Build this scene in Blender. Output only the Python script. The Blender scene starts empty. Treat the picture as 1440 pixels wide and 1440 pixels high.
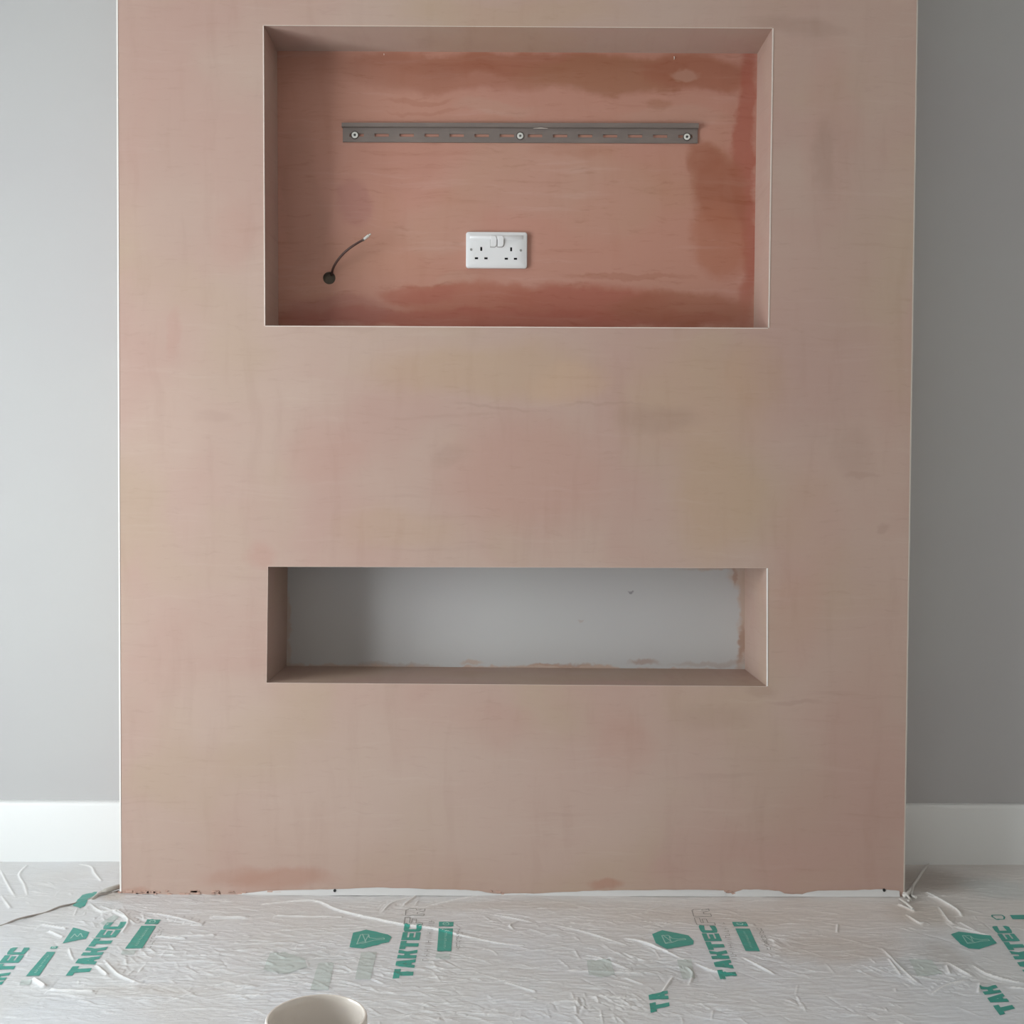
import bpy, bmesh, math, random
import numpy as np
from mathutils import Vector, Matrix

# ---------------------------------------------------------------- scene, camera, light
scene = bpy.context.scene
COL = scene.collection
F_PX = 1600.0
CAM = np.array([0.0, -2.5725, 0.9475])
YAW, PITCH, ROLL = 0.007, -0.0275, 0.0055
_cy, _sy, _cp, _sp, _cr, _sr = math.cos(YAW), math.sin(YAW), math.cos(PITCH), math.sin(PITCH), math.cos(ROLL), math.sin(ROLL)
FWD = np.array([_sy * _cp, _cy * _cp, _sp])
_r = np.array([_cy, -_sy, 0.0]); _u = np.cross(_r, FWD)
RIGHT = _r * _cr + _u * _sr
UP = -_r * _sr + _u * _cr
camd = bpy.data.cameras.new('camera'); camd.sensor_width = 36; camd.lens = F_PX / 1440 * 36
camd.clip_start = 0.05
cam = bpy.data.objects.new('camera', camd); COL.objects.link(cam)
m = Matrix.Identity(4)
for i in range(3):
    m[i][0], m[i][1], m[i][2], m[i][3] = RIGHT[i], UP[i], -FWD[i], CAM[i]
cam.matrix_world = m
scene.camera = cam

vs = scene.view_settings
vs.view_transform = 'Standard'; vs.look = 'None'; vs.gamma = 1; vs.use_curve_mapping = False
vs.exposure = 0.0

world = bpy.data.worlds.new('overcast sky'); scene.world = world; world.use_nodes = True
bg = world.node_tree.nodes['Background']
bg.inputs[0].default_value = (0.93, 0.985, 1.0, 1)
bg.inputs[1].default_value = 12.4

# room (metres); the breast face is y = 0, the back wall behind it y = YB
YB, YF = 0.234, -3.9
XW0, XW1 = -2.20, 2.10
ZC = 2.45
D1 = 0.150                                   # depth of the upper recess
WIN_SIDE = (-2.25, -0.76, 0.03, 1.74)        # window in the left wall: y0, y1, z0, z1

def portal(name, loc, rot, sx, sy):
    l = bpy.data.lights.new(name, 'AREA'); l.shape = 'RECTANGLE'; l.size = sx; l.size_y = sy
    l.cycles.is_portal = True
    o = bpy.data.objects.new(name, l); COL.objects.link(o); o.location = loc; o.rotation_euler = rot
y0, y1, z0, z1 = WIN_SIDE
portal('window_portal', (XW0 - 0.15, (y0 + y1) / 2, (z0 + z1) / 2), (0, -math.pi / 2, 0), z1 - z0, y1 - y0)

# ---------------------------------------------------------------- helpers
def unproj(px, py, axis, val):
    """point of the photograph -> point on a plane of the room (axis 1: y = val, axis 2: z = val)"""
    d = FWD * F_PX + RIGHT * (px - 720) - UP * (py - 720)
    t = (val - CAM[axis]) / d[axis]
    return CAM + d * t
def wl(px, py, y=0.0):
    p = unproj(px, py, 1, y); return float(p[0]), float(p[2])
def fl(px, py):
    p = unproj(px, py, 2, 0.0); return float(p[0]), float(p[1])

def obj(name, data, mat=None, parent=None):
    """data: a bmesh or mesh -> one linked object"""
    if isinstance(data, bmesh.types.BMesh):
        me = bpy.data.meshes.new(name); data.to_mesh(me); data.free()
    else: me = data
    if mat is not None:
        for mm in (mat if isinstance(mat, (list, tuple)) else [mat]): me.materials.append(mm)
    o = bpy.data.objects.new(name, me); COL.objects.link(o)
    if parent is not None: o.parent = parent
    return o
def tag(o, label=None, cat=None, kind=None, group=None):
    if label: o['label'] = label
    if cat: o['category'] = cat
    if kind: o['kind'] = kind
    if group: o['group'] = group
    return o
def empty(name, loc=(0, 0, 0)):
    o = bpy.data.objects.new(name, None); COL.objects.link(o); o.location = loc; o.empty_display_size = 0.05
    return o
def box(bm, a, b, mat=0):
    vsx = [bm.verts.new((x, y, z)) for x in (a[0], b[0]) for y in (a[1], b[1]) for z in (a[2], b[2])]
    for q in ((0, 1, 3, 2), (4, 6, 7, 5), (0, 4, 5, 1), (2, 3, 7, 6), (0, 2, 6, 4), (1, 5, 7, 3)):
        f = bm.faces.new([vsx[i] for i in q]); f.material_index = mat
    return vsx
def bevel(bm, w, seg=2):
    bmesh.ops.bevel(bm, geom=list(bm.edges), offset=w, segments=seg, profile=0.5, affect='EDGES')
def smooth(o, ang=40):
    me = o.data
    me.polygons.foreach_set('use_smooth', [True] * len(me.polygons))
    try: me.set_sharp_from_angle(angle=math.radians(ang))
    except Exception: pass
    return o
def tube(pts, rad, seg=12, cap=True):
    bm = bmesh.new(); rings = []
    pts = [Vector(p) for p in pts]; n = len(pts)
    rad = rad if isinstance(rad, (list, tuple)) else [rad] * n
    t0 = (pts[1] - pts[0]).normalized(); up = Vector((0, 0, 1)) if abs(t0.z) < .9 else Vector((1, 0, 0))
    side = t0.cross(up).normalized()
    for i, p in enumerate(pts):
        t = (pts[min(i + 1, n - 1)] - pts[max(i - 1, 0)]).normalized()
        side = (side - t * side.dot(t)).normalized(); nn = t.cross(side)
        rings.append([bm.verts.new(p + (side * math.cos(a) + nn * math.sin(a)) * rad[i]) for a in [2 * math.pi * k / seg for k in range(seg)]])
    for a, b in zip(rings, rings[1:]):
        for k in range(seg): bm.faces.new((a[k], a[(k + 1) % seg], b[(k + 1) % seg], b[k]))
    if cap: bm.faces.new(rings[0][::-1]); bm.faces.new(rings[-1])
    bmesh.ops.recalc_face_normals(bm, faces=bm.faces)
    return bm
def lathe(profile, seg=64, axis='z', center=(0, 0, 0)):
    """profile: (r, h) list; axis z: h is up; axis y: h goes towards the viewer (-y)"""
    bm = bmesh.new(); rings = []
    for r, h in profile:
        ring = []
        for k in range(seg):
            a = 2 * math.pi * k / seg; c, s = math.cos(a) * r, math.sin(a) * r
            p = (c, s, h) if axis == 'z' else (c, -h, s)
            ring.append(bm.verts.new((p[0] + center[0], p[1] + center[1], p[2] + center[2])))
        rings.append(ring)
    for a, b in zip(rings, rings[1:]):
        for k in range(seg): bm.faces.new((a[k], a[(k + 1) % seg], b[(k + 1) % seg], b[k]))
    bm.faces.new(rings[0]); bm.faces.new(rings[-1])
    bmesh.ops.remove_doubles(bm, verts=bm.verts, dist=1e-6)
    bmesh.ops.recalc_face_normals(bm, faces=bm.faces)
    return bm
def s2l(c):
    c = c / 255.0
    return c / 12.92 if c <= .04045 else ((c + .055) / 1.055) ** 2.4
def rgb(r, g, b, k=1.0): return (s2l(r) * k, s2l(g) * k, s2l(b) * k, 1)

# ---------------------------------------------------------------- materials
class NT:
    def __init__(s, name):
        s.mat = bpy.data.materials.new(name); s.mat.use_nodes = True
        s.t = s.mat.node_tree; s.b = s.t.nodes['Principled BSDF']
    def n(s, kind, **kw):
        nd = s.t.nodes.new(kind)
        for k, v in kw.items():
            if k[0] == 'i' and k[1:].isdigit(): s.set(nd.inputs[int(k[1:])], v)
            else: setattr(nd, k, v)
        return nd
    def set(s, inp, v):
        if isinstance(v, bpy.types.NodeSocket): s.t.links.new(v, inp)
        else: inp.default_value = v
    def math(s, op, a, b=0.0, c=0.0, clamp=False):
        nd = s.t.nodes.new('ShaderNodeMath'); nd.operation = op; nd.use_clamp = clamp
        s.set(nd.inputs[0], a); s.set(nd.inputs[1], b); s.set(nd.inputs[2], c); return nd.outputs[0]
    def vmath(s, op, a, b=None):
        nd = s.t.nodes.new('ShaderNodeVectorMath'); nd.operation = op
        s.set(nd.inputs[0], a)
        if b is not None: s.set(nd.inputs[1], b)
        return nd
    def noise(s, vec, scale, detail=3, rough=.55, dist=0.0):
        nd = s.t.nodes.new('ShaderNodeTexNoise'); s.set(nd.inputs['Vector'], vec)
        nd.inputs['Scale'].default_value = scale; nd.inputs['Detail'].default_value = detail
        nd.inputs['Roughness'].default_value = rough; nd.inputs['Distortion'].default_value = dist
        return nd
    def ramp(s, fac, a, b, lo=0.0, hi=1.0, smooth=True):
        nd = s.t.nodes.new('ShaderNodeMapRange'); nd.interpolation_type = 'SMOOTHSTEP' if smooth else 'LINEAR'
        s.set(nd.inputs[0], fac); nd.inputs[1].default_value = a; nd.inputs[2].default_value = b
        nd.inputs[3].default_value = lo; nd.inputs[4].default_value = hi
        return nd.outputs[0]
    def mix(s, fac, a, b):
        nd = s.t.nodes.new('ShaderNodeMix'); nd.data_type = 'RGBA'
        s.set(nd.inputs[0], fac); s.set(nd.inputs[6], a); s.set(nd.inputs[7], b)
        return nd.outputs[2]
    def obj_co(s): return s.t.nodes.new('ShaderNodeTexCoord').outputs['Object']
    def scaled(s, v, sc): return s.vmath('MULTIPLY', v, sc).outputs[0]
    def warp(s, v, scale, amt, detail=3):
        nz = s.noise(v, scale, detail)
        d = s.vmath('SUBTRACT', nz.outputs['Color'], (.5, .5, .5)).outputs[0]
        return s.vmath('ADD', v, s.scaled(d, amt)).outputs[0]
    def bump(s, h, strength, dist=.001):
        nd = s.t.nodes.new('ShaderNodeBump'); s.set(nd.inputs['Height'], h)
        nd.inputs['Strength'].default_value = strength; nd.inputs['Distance'].default_value = dist
        s.t.links.new(nd.outputs[0], s.b.inputs['Normal']); return nd
    def patch(s, col, co, c, r, color, k, soft=.55):
        """an elliptic patch of the given colour at c = (x, z) with radii r, edges broken by the warped coordinate co"""
        d = s.vmath('SUBTRACT', co, (c[0], 0, c[1])).outputs[0]
        d = s.vmath('MULTIPLY', d, (1 / r[0], 0, 1 / r[1])).outputs[0]
        ln = s.vmath('LENGTH', d).outputs['Value']
        return s.mix(s.ramp(ln, 1.0 + soft * .5, 1.0 - soft, 0, k), col, color)
def simple(name, color, rough=.5, metal=0.0, spec=.5, coat=0.0):
    t = NT(name); t.b.inputs['Base Color'].default_value = color; t.b.inputs['Roughness'].default_value = rough
    t.b.inputs['Metallic'].default_value = metal; t.b.inputs['Specular IOR Level'].default_value = spec
    t.b.inputs['Coat Weight'].default_value = coat
    # faint surface grain so that nothing is perfectly even
    nz = t.noise(t.obj_co(), 220, 2); t.bump(nz.outputs[0], .06, .0004)
    return t.mat

def px_patch(cx, cy, rx, ry, y=0.0):
    """centre / radii of a patch given in photo pixels on the plane y"""
    x, z = wl(cx, cy, y); x2, _ = wl(cx + rx, cy, y); _, z2 = wl(cx, cy + ry, y)
    return (x, z), (abs(x2 - x), abs(z - z2))

def plaster(name, base, pink, tan, patches, y=0.0, soft=.55, streak=.35, rough=.62, upright=.5):
    t = NT(name); co = t.obj_co()
    # broad blotches of drying plaster, two hues
    w = t.warp(co, 2.2, (.35, .1, .35))
    col = t.mix(t.ramp(t.noise(w, 2.1, 4, .5).outputs[0], .38, .66), base, pink)
    col = t.mix(t.ramp(t.noise(t.vmath('ADD', w, (7, 3, 1)).outputs[0], 2.7, 3, .5).outputs[0], .48, .70, 0, .8), col, tan)
    pw = t.warp(t.warp(co, 5.0, (.10, 0, .10), 5), 26, (.03, 0, .016), 4)
    for cx, cy, rx, ry, c, k in patches:
        ce, ra = px_patch(cx, cy, rx, ry, y)
        col = t.patch(col, pw, ce, ra, c, k, soft)
    # trowel drag: long thin horizontal marks, short vertical ones
    st = t.noise(t.scaled(t.warp(co, 4, (.06, 0, .05)), (3.0, 1, 46)), 1.0, 5, .65).outputs[0]
    hsv = t.n('ShaderNodeHueSaturation'); hsv.inputs['Value'].default_value = .84; hsv.inputs['Saturation'].default_value = 1.10
    t.set(hsv.inputs['Color'], col)
    col = t.mix(t.ramp(st, .56, .76, 0, streak), col, hsv.outputs[0])
    hs2 = t.n('ShaderNodeHueSaturation'); hs2.inputs['Value'].default_value = 1.07; hs2.inputs['Saturation'].default_value = .90
    t.set(hs2.inputs['Color'], col)
    col = t.mix(t.ramp(st, .46, .30, 0, streak), col, hs2.outputs[0])
    # narrow upright float marks
    vt = t.noise(t.scaled(t.warp(co, 3, (.08, 0, .08)), (22, 1, 3.2)), 1.0, 4, .6).outputs[0]
    hs4 = t.n('ShaderNodeHueSaturation'); hs4.inputs['Value'].default_value = .93; hs4.inputs['Saturation'].default_value = 1.06
    t.set(hs4.inputs['Color'], col); col = t.mix(t.ramp(vt, .50, .72, 0, upright), col, hs4.outputs[0])
    fine = t.noise(t.scaled(t.warp(co, 12, (.03, 0, .03)), (14, 1, 90)), 1.0, 5, .7).outputs[0]
    hs5 = t.n('ShaderNodeHueSaturation'); hs5.inputs['Value'].default_value = .90; hs5.inputs['Saturation'].default_value = 1.05
    t.set(hs5.inputs['Color'], col); col = t.mix(t.ramp(fine, .54, .72, 0, streak * 1.6), col, hs5.outputs[0])
    sp = t.noise(t.scaled(co, (60, 60, 110)), 1.0, 3, .6).outputs[0]
    hs3 = t.n('ShaderNodeHueSaturation'); hs3.inputs['Value'].default_value = .90
    t.set(hs3.inputs['Color'], col)
    few = t.ramp(t.noise(co, 3.3, 3).outputs[0], .50, .66)
    col = t.mix(t.math('MULTIPLY', t.ramp(sp, .60, .74), t.math('MULTIPLY', few, .45)), col, hs3.outputs[0])
    t.set(t.b.inputs['Base Color'], col)
    rg = t.ramp(t.noise(co, 5, 3).outputs[0], .3, .7, rough - .10, rough + .08); t.set(t.b.inputs['Roughness'], rg)
    t.b.inputs['Specular IOR Level'].default_value = .35
    h = t.math('ADD', t.math('MULTIPLY', st, .6), t.math('MULTIPLY', t.noise(co, 6, 3).outputs[0], 2.5))
    t.bump(h, .25, .0012)
    return t.mat

P_BASE = (.465, .338, .283, 1); P_PINK = (.450, .298, .252, 1); P_TAN = (.445, .327, .250, 1)
PK = (.450, .275, .228, 1); TN = (.450, .312, .208, 1); DK = (.34, .225, .18, 1); LT = (.49, .37, .31, 1); RD = (.40, .22, .165, 1)
FACE = [
    (680, 520, 170, 45, TN, .55), (800, 540, 60, 30, (.50, .34, .24, 1), .6), (985, 560, 110, 90, TN, .45), (1010, 700, 70, 90, TN, .55),
    (1060, 530, 50, 50, (.45, .30, .21, 1), .5), (740, 670, 130, 90, PK, .75), (1130, 760, 60, 110, PK, .35), (930, 590, 60, 22, DK, .35),
    (635, 640, 32, 14, DK, .25), (560, 745, 90, 35, TN, .3), (450, 640, 60, 40, PK, .35), (300, 590, 30, 10, DK, .2), (370, 785, 22, 26, PK, .6),
    (1170, 180, 40, 140, PK, .45), (1160, 220, 16, 60, DK, .45), (1200, 640, 30, 40, DK, .25), (1240, 735, 9, 7, DK, .35), (1120, 40, 70, 16, DK, .35),
    (720, 20, 170, 26, TN, .4), (240, 280, 50, 130, (.44, .31, .26, 1), .5), (330, 330, 30, 60, PK, .4), (235, 600, 60, 80, (.485, .36, .30, 1), .4),
    (400, 1240, 75, 16, RD, .55), (340, 1232, 60, 14, RD, .35), (185, 1250, 22, 10, RD, .5), (855, 1243, 28, 9, RD, .7), (870, 1050, 45, 60, PK, .5), (700, 1020, 60, 30, PK, .3),
    (590, 1050, 100, 60, LT, .35), (300, 1000, 90, 60, LT, .35), (1100, 1110, 90, 80, (.44, .31, .25, 1), .5), (1000, 1010, 60, 20, DK, .2),
    (1115, 990, 45, 4, DK, .3), (700, 577, 60, 3, DK, .25), (850, 569, 70, 2.5, DK, .25), (1210, 672, 30, 4, DK, .28), (465, 455, 70, 8, DK, .2), (1070, 970, 20, 12, DK, .3),
    (700, 1130, 330, 100, (.51, .385, .33, 1), .5), (1150, 520, 90, 110, (.42, .285, .245, 1), .4), (1190, 300, 60, 190, (.43, .292, .245, 1), .4), (1200, 900, 60, 200, (.44, .30, .25, 1), .3),  # first patch: light bounced off the floor, painted into the plaster colour
    (250, 470, 10, 40, PK, .4), (420, 555, 60, 22, LT, .35), (930, 830, 200, 14, (.50, .34, .25, 1), .3), (1120, 870, 50, 80, PK, .35),
]
M_plaster = plaster('pink plaster', P_BASE, P_PINK, P_TAN, FACE)
B_BASE = (.465, .235, .175, 1); B_PINK = (.48, .245, .19, 1); B_TAN = (.445, .235, .16, 1)
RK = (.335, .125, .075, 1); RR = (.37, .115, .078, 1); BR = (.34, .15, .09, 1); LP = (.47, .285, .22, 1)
PANEL = [
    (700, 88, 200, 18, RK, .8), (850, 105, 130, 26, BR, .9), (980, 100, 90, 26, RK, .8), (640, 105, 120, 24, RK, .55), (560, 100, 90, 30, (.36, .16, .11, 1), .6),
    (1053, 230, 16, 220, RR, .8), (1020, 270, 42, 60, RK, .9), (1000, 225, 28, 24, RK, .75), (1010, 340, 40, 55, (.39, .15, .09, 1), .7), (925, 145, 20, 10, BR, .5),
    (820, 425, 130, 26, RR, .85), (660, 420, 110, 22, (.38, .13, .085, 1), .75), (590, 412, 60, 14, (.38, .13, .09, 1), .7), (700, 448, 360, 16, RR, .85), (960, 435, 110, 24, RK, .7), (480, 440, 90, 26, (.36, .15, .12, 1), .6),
    (495, 290, 26, 34, (.38, .17, .145, 1), .5), (430, 280, 30, 120, (.37, .19, .14, 1), .5), (560, 220, 60, 60, (.42, .20, .15, 1), .4), (640, 395, 30, 12, LP, .3),
    (740, 250, 120, 60, LP, .45), (620, 320, 70, 40, LP, .35), (850, 280, 80, 60, LP, .3), (700, 150, 60, 12, LP, .4), (950, 160, 90, 14, LP, .35), (800, 215, 60, 12, (.40, .19, .13, 1), .35),
    (960, 105, 20, 8, LP, .5), (590, 140, 50, 4, RK, .3), (600, 155, 55, 3, RK, .25), (880, 390, 90, 5, RK, .35),
]
M_panel = plaster('damp red plaster', B_BASE, B_PINK, B_TAN, PANEL, y=D1, soft=.36, streak=.65, rough=.55, upright=.35)

def paint_grey():
    t = NT('grey wall paint'); co = t.obj_co()
    col = t.mix(t.ramp(t.noise(co, 1.4, 2).outputs[0], .35, .65), (.515, .518, .518, 1), (.505, .502, .508, 1))
    w = t.warp(t.warp(co, 9, (.05, 0, .05), 4), 45, (.025, 0, .02), 4)
    sm = (.50, .37, .30, 1); dk = (.36, .22, .16, 1)
    for cx, cy, rx, ry, c, k in [
        (1046, 870, 9, 90, sm, .9), (1040, 815, 18, 16, sm, .85), (1020, 800, 60, 5, sm, .7), (1043, 905, 5, 30, dk, .6), (1031, 812, 4, 16, dk, .5),
        (720, 940, 360, 5, sm, .9), (905, 929, 22, 4, dk, .55), (665, 930, 16, 4, sm, .7), (1000, 932, 60, 4, dk, .3), (470, 942, 90, 7, sm, .5),
        (402, 870, 6, 90, sm, .6), (890, 833, 4, 2, (.2, .18, .2, 1), .7), (815, 873, 6, 2, dk, .3), (560, 934, 60, 3, dk, .3), (790, 937, 50, 3, dk, .4)]:
        ce, ra = px_patch(cx, cy, rx, ry, YB); col = t.patch(col, w, ce, ra, c, k)
    t.set(t.b.inputs['Base Color'], col); t.b.inputs['Roughness'].default_value = .75; t.b.inputs['Specular IOR Level'].default_value = .25
    t.bump(t.noise(co, 300, 2).outputs[0], .12, .0005)
    return t.mat
M_wall = paint_grey()
M_warm = simple('warm white wall paint', (.73, .675, .62, 1), .9)
M_white = simple('white gloss woodwork', (.80, .82, .82, 1), .35)
M_ceiling = simple('white ceiling paint', (.74, .74, .73, 1), .9)
M_bead = simple('plaster bead edge', (.72, .63, .57, 1), .4)
M_beadp = simple('plastered bead edge', (.58, .46, .40, 1), .6)
M_beadw = simple('white bead edge', (.86, .83, .80, 1), .35)
M_floor = simple('pale subfloor', (.42, .38, .34, 1), .9)
M_frame = simple('window frame white', (.82, .82, .82, 1), .3)

# ---------------------------------------------------------------- room shell
def wall_with_window(name, mat, win, axis):
    """axis 'x': a wall along x at y=YF; axis 'y': a wall along y at x=XW0"""
    a0, a1, z0, z1 = win; bm = bmesh.new(); th = .15
    lo, hi = (XW0 - th, XW1 + th) if axis == 'x' else (YF, YB + .0)
    for (p, q, r, s) in ((lo, a0, -.02, ZC), (a1, hi, -.02, ZC), (a0, a1, -.02, z0), (a0, a1, z1, ZC)):
        if axis == 'x': box(bm, (p, YF - th, r), (q, YF, s))
        else: box(bm, (XW0 - th, p, r), (XW0, q, s))
    return obj(name, bm, mat)
wb = bmesh.new(); box(wb, (XW0 - .15, YB, -.02), (XW1 + .15, YB + .12, ZC))
wall_back = tag(obj('wall_back', wb, M_wall), 'pale grey painted wall behind the pink built-out wall, seen on both sides', 'wall', 'structure')
wall_left = tag(wall_with_window('wall_left', M_wall, WIN_SIDE, 'y'), 'grey painted side wall with the daylight window', 'wall', 'structure')
wr = bmesh.new(); box(wr, (XW1, YF, -.02), (XW1 + .15, YB, ZC))
tag(obj('wall_right', wr, M_warm), 'plain warm white side wall opposite the window', 'wall', 'structure')
wf = bmesh.new(); box(wf, (XW0 - .15, YF - .15, -.02), (XW1 + .15, YF, ZC))
tag(obj('wall_front', wf, M_warm), 'warm white wall facing the pink built-out wall', 'wall', 'structure')
fb = bmesh.new(); box(fb, (XW0 - .15, YF - .15, -.08), (XW1 + .15, YB + .12, -.012))
tag(obj('floor', fb, M_floor), 'pale bare floor lying under the clear protective film', 'floor', 'structure')
cb = bmesh.new(); box(cb, (XW0 - .15, YF - .15, ZC), (XW1 + .15, YB + .12, ZC + .1))
tag(obj('ceiling', cb, M_ceiling), 'plain white ceiling over the room', 'ceiling', 'structure')

def window(name, win, axis, label):
    a0, a1, z0, z1 = win
    def B(bm, p, q, r, s, d0, d1):
        if axis == 'x': box(bm, (p, YF - d1, r), (q, YF - d0, s))
        else: box(bm, (XW0 - d1, p, r), (XW0 - d0, q, s))
    root = bmesh.new(); w = .055
    B(root, a0, a1, z0, z0 + w, .06, .12); B(root, a0, a1, z1 - w, z1, .06, .12)
    B(root, a0, a0 + w, z0 + w, z1 - w, .06, .12); B(root, a1 - w, a1, z0 + w, z1 - w, .06, .12)
    r = tag(obj(name, root, M_frame), label, 'window', 'structure')
    mb = bmesh.new(); mid = (a0 + a1) / 2; B(mb, mid - .03, mid + .03, z0 + w, z1 - w, .065, .115); obj('mullion', mb, M_frame, r)
    sb = bmesh.new(); B(sb, a0 - .04, a1 + .04, z0 - .03, z0, -.06, .06); obj('window_sill', sb, M_frame, r)
window('window_1', WIN_SIDE, 'y', 'white framed window in the side wall')

# ---------------------------------------------------------------- the built-out wall with two recesses
XL, XR = -0.8695, 0.9209
n1 = dict(TL=wl(371, 36), TR=wl(1086, 40), BL=wl(373, 458), BR=wl(1080, 461))
n2 = dict(TL=wl(377, 797), TR=wl(1078, 799), BL=wl(375, 960), BR=wl(1078, 965))
bm = bmesh.new()
def V(p, y=0.0): return bm.verts.new((p[0], y, p[1]))
oTL, oTR, oBL, oBR = V((XL, ZC)), V((XR, ZC)), V((XL, -.012)), V((XR, -.012))
a = {k: V(v) for k, v in n1.items()}; b = {k: V(v) for k, v in n2.items()}
for f in ((oBL, b['BL'], b['TL'], a['BL'], a['TL'], oTL), (oBR, oTR, a['TR'], a['BR'], b['TR'], b['BR']),
          (oTL, a['TL'], a['TR'], oTR), (a['BL'], b['TL'], b['TR'], a['BR']), (b['BL'], oBL, oBR, b['BR'])): bm.faces.new(f)
def reveal(ring, pts, depth):
    back = {k: V(p, depth) for k, p in pts.items()}
    for p, q in (('TL', 'TR'), ('TR', 'BR'), ('BR', 'BL'), ('BL', 'TL')):
        bm.faces.new((ring[p], ring[q], back[q], back[p]))
reveal(a, n1, D1 + .004); reveal(b, n2, YB + .0)
sL = V((XL, ZC), YB), V((XL, -.012), YB); sR = V((XR, ZC), YB), V((XR, -.012), YB)
bm.faces.new((oTL, oBL, sL[1], sL[0])); bm.faces.new((oTR, sR[0], sR[1], oBR))
bmesh.ops.recalc_face_normals(bm, faces=bm.faces)
chimney = tag(obj('wall_center', bm, M_plaster), 'pink freshly plastered built-out wall with two rectangular recesses, standing on the film covered floor', 'wall', 'structure')

# back panel of the upper recess, with a real round cable hole cut in it
HX, HZ = wl(463, 391, D1); HR = .0148
pb = bmesh.new()
corners = [n1['TL'], n1['TR'], n1['BR'], n1['BL']]
x0, x1 = min(c[0] for c in corners) - .002, max(c[0] for c in corners) + .002
z0, z1 = min(c[1] for c in corners) - .002, max(c[1] for c in corners) + .002
S = .03
def PV(x, z): return pb.verts.new((x, D1, z))
xs, zs = [x0, HX - S, HX + S, x1], [z0, HZ - S, HZ + S, z1]
g = [[PV(x, z) for z in zs] for x in xs]
for i in range(3):
    for j in range(3):
        if (i, j) != (1, 1): pb.faces.new((g[i][j], g[i + 1][j], g[i + 1][j + 1], g[i][j + 1]))
N = 32; ring, ring2, sq = [], [], []
for k in range(N):
    an = 2 * math.pi * k / N + math.pi / 4; c, s = math.cos(an), math.sin(an); q = S / max(abs(c), abs(s))
    ring.append(PV(HX + HR * c, HZ + HR * s)); sq.append(PV(HX + q * c, HZ + q * s)); ring2.append(pb.verts.new((HX + HR * c, D1 + .013, HZ + HR * s)))
for k in range(N):
    j = (k + 1) % N
    pb.faces.new((ring[k], ring[j], sq[j], sq[k]))
    pb.faces.new((ring[k], ring2[k], ring2[j], ring[j])).material_index = 1
pb.faces.new(ring2).material_index = 1
bmesh.ops.remove_doubles(pb, verts=pb.verts, dist=1e-6); bmesh.ops.recalc_face_normals(pb, faces=pb.faces)
M_cavity = simple('dark board cavity', (.150, .120, .092, 1), .9)
tag(obj('back_panel', pb, [M_panel, M_cavity], chimney), 'darker red-brown damp plaster at the back of the upper recess')

# beads along the arrises
def bead(p, q, w=.0022, proud=.0007, mat=M_bead, side=(0, 0)):
    bb = bmesh.new(); p = Vector((p[0], 0, p[1])); q = Vector((q[0], 0, q[1])); d = (q - p).normalized(); n = Vector((-d.z, 0, d.x)) * (w / 2)
    off = Vector((side[0], 0, side[1])) * (w / 2)
    vv = [bb.verts.new(c + off + Vector((0, y, 0))) for y in (-proud, .001) for c in (p - n, p + n, q + n, q - n)]
    for f in ((0, 1, 2, 3), (4, 7, 6, 5), (0, 4, 5, 1), (1, 5, 6, 2), (2, 6, 7, 3), (3, 7, 4, 0)): bb.faces.new([vv[i] for i in f])
    bmesh.ops.recalc_face_normals(bb, faces=bb.faces)
    obj('corner_bead', bb, mat, chimney)
bead((XL, .005), (XL, ZC), .0034, .0010, M_beadw, (.6, 0))
bead((XR, .005), (XR, ZC), .0028, .0006, simple('grey bead edge', (.50, .45, .40, 1), .5), (-.9, 0))
bead(n1['BL'], n1['TL'], .0022, .0008, M_bead, (-1, 0)); bead(n1['TL'], n1['TR'], .0011, .0004, M_bead, (0, 1))
bead(n1['TR'], n1['BR'], .0028, .0010, M_bead, (1, 0)); bead(n1['BR'], n1['BL'], .0019, .0007, M_bead, (0, -1))
bead(n2['BL'], n2['TL'], .0008, .0003, M_beadp, (-1, 0)); bead(n2['TL'], n2['TR'], .0008, .0003, M_beadp, (0, 1))
bead(n2['TR'], n2['BR'], .0028, .0010, M_beadw, (1, 0)); bead(n2['BR'], n2['BL'], .0011, .0004, M_beadp, (0, -1))

# nibs of plaster near the top of the panel
for px, py, w, h in ((540, 77, .0022, .003), (948, 82, .0026, .0075)):
    x, z = wl(px, py, D1); nb = tube([(x, D1 - .001, z + h / 2), (x + .0003, D1 - .002, z), (x - .0002, D1 - .001, z - h / 2)], [w / 2, w / 2.2, w / 5], 8)
    obj('plaster_nib', nb, simple('dry plaster nib', (.75, .66, .58, 1), .8), chimney)
for px in (471, 1243):  # black studs put in for dark screw holes
    x, z = wl(px, 1252 if px < 700 else 1251.5); hb = lathe([(.0034, -.002), (.0034, .0026), (.0024, .0030), (.0008, .0022)], 14, 'y', (x, 0, z))
    tag(obj('screw_head', hb, simple('black screw hole', (.012, .012, .012, 1), .6), chimney), 'small black screw hole at the foot of the plaster')

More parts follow.
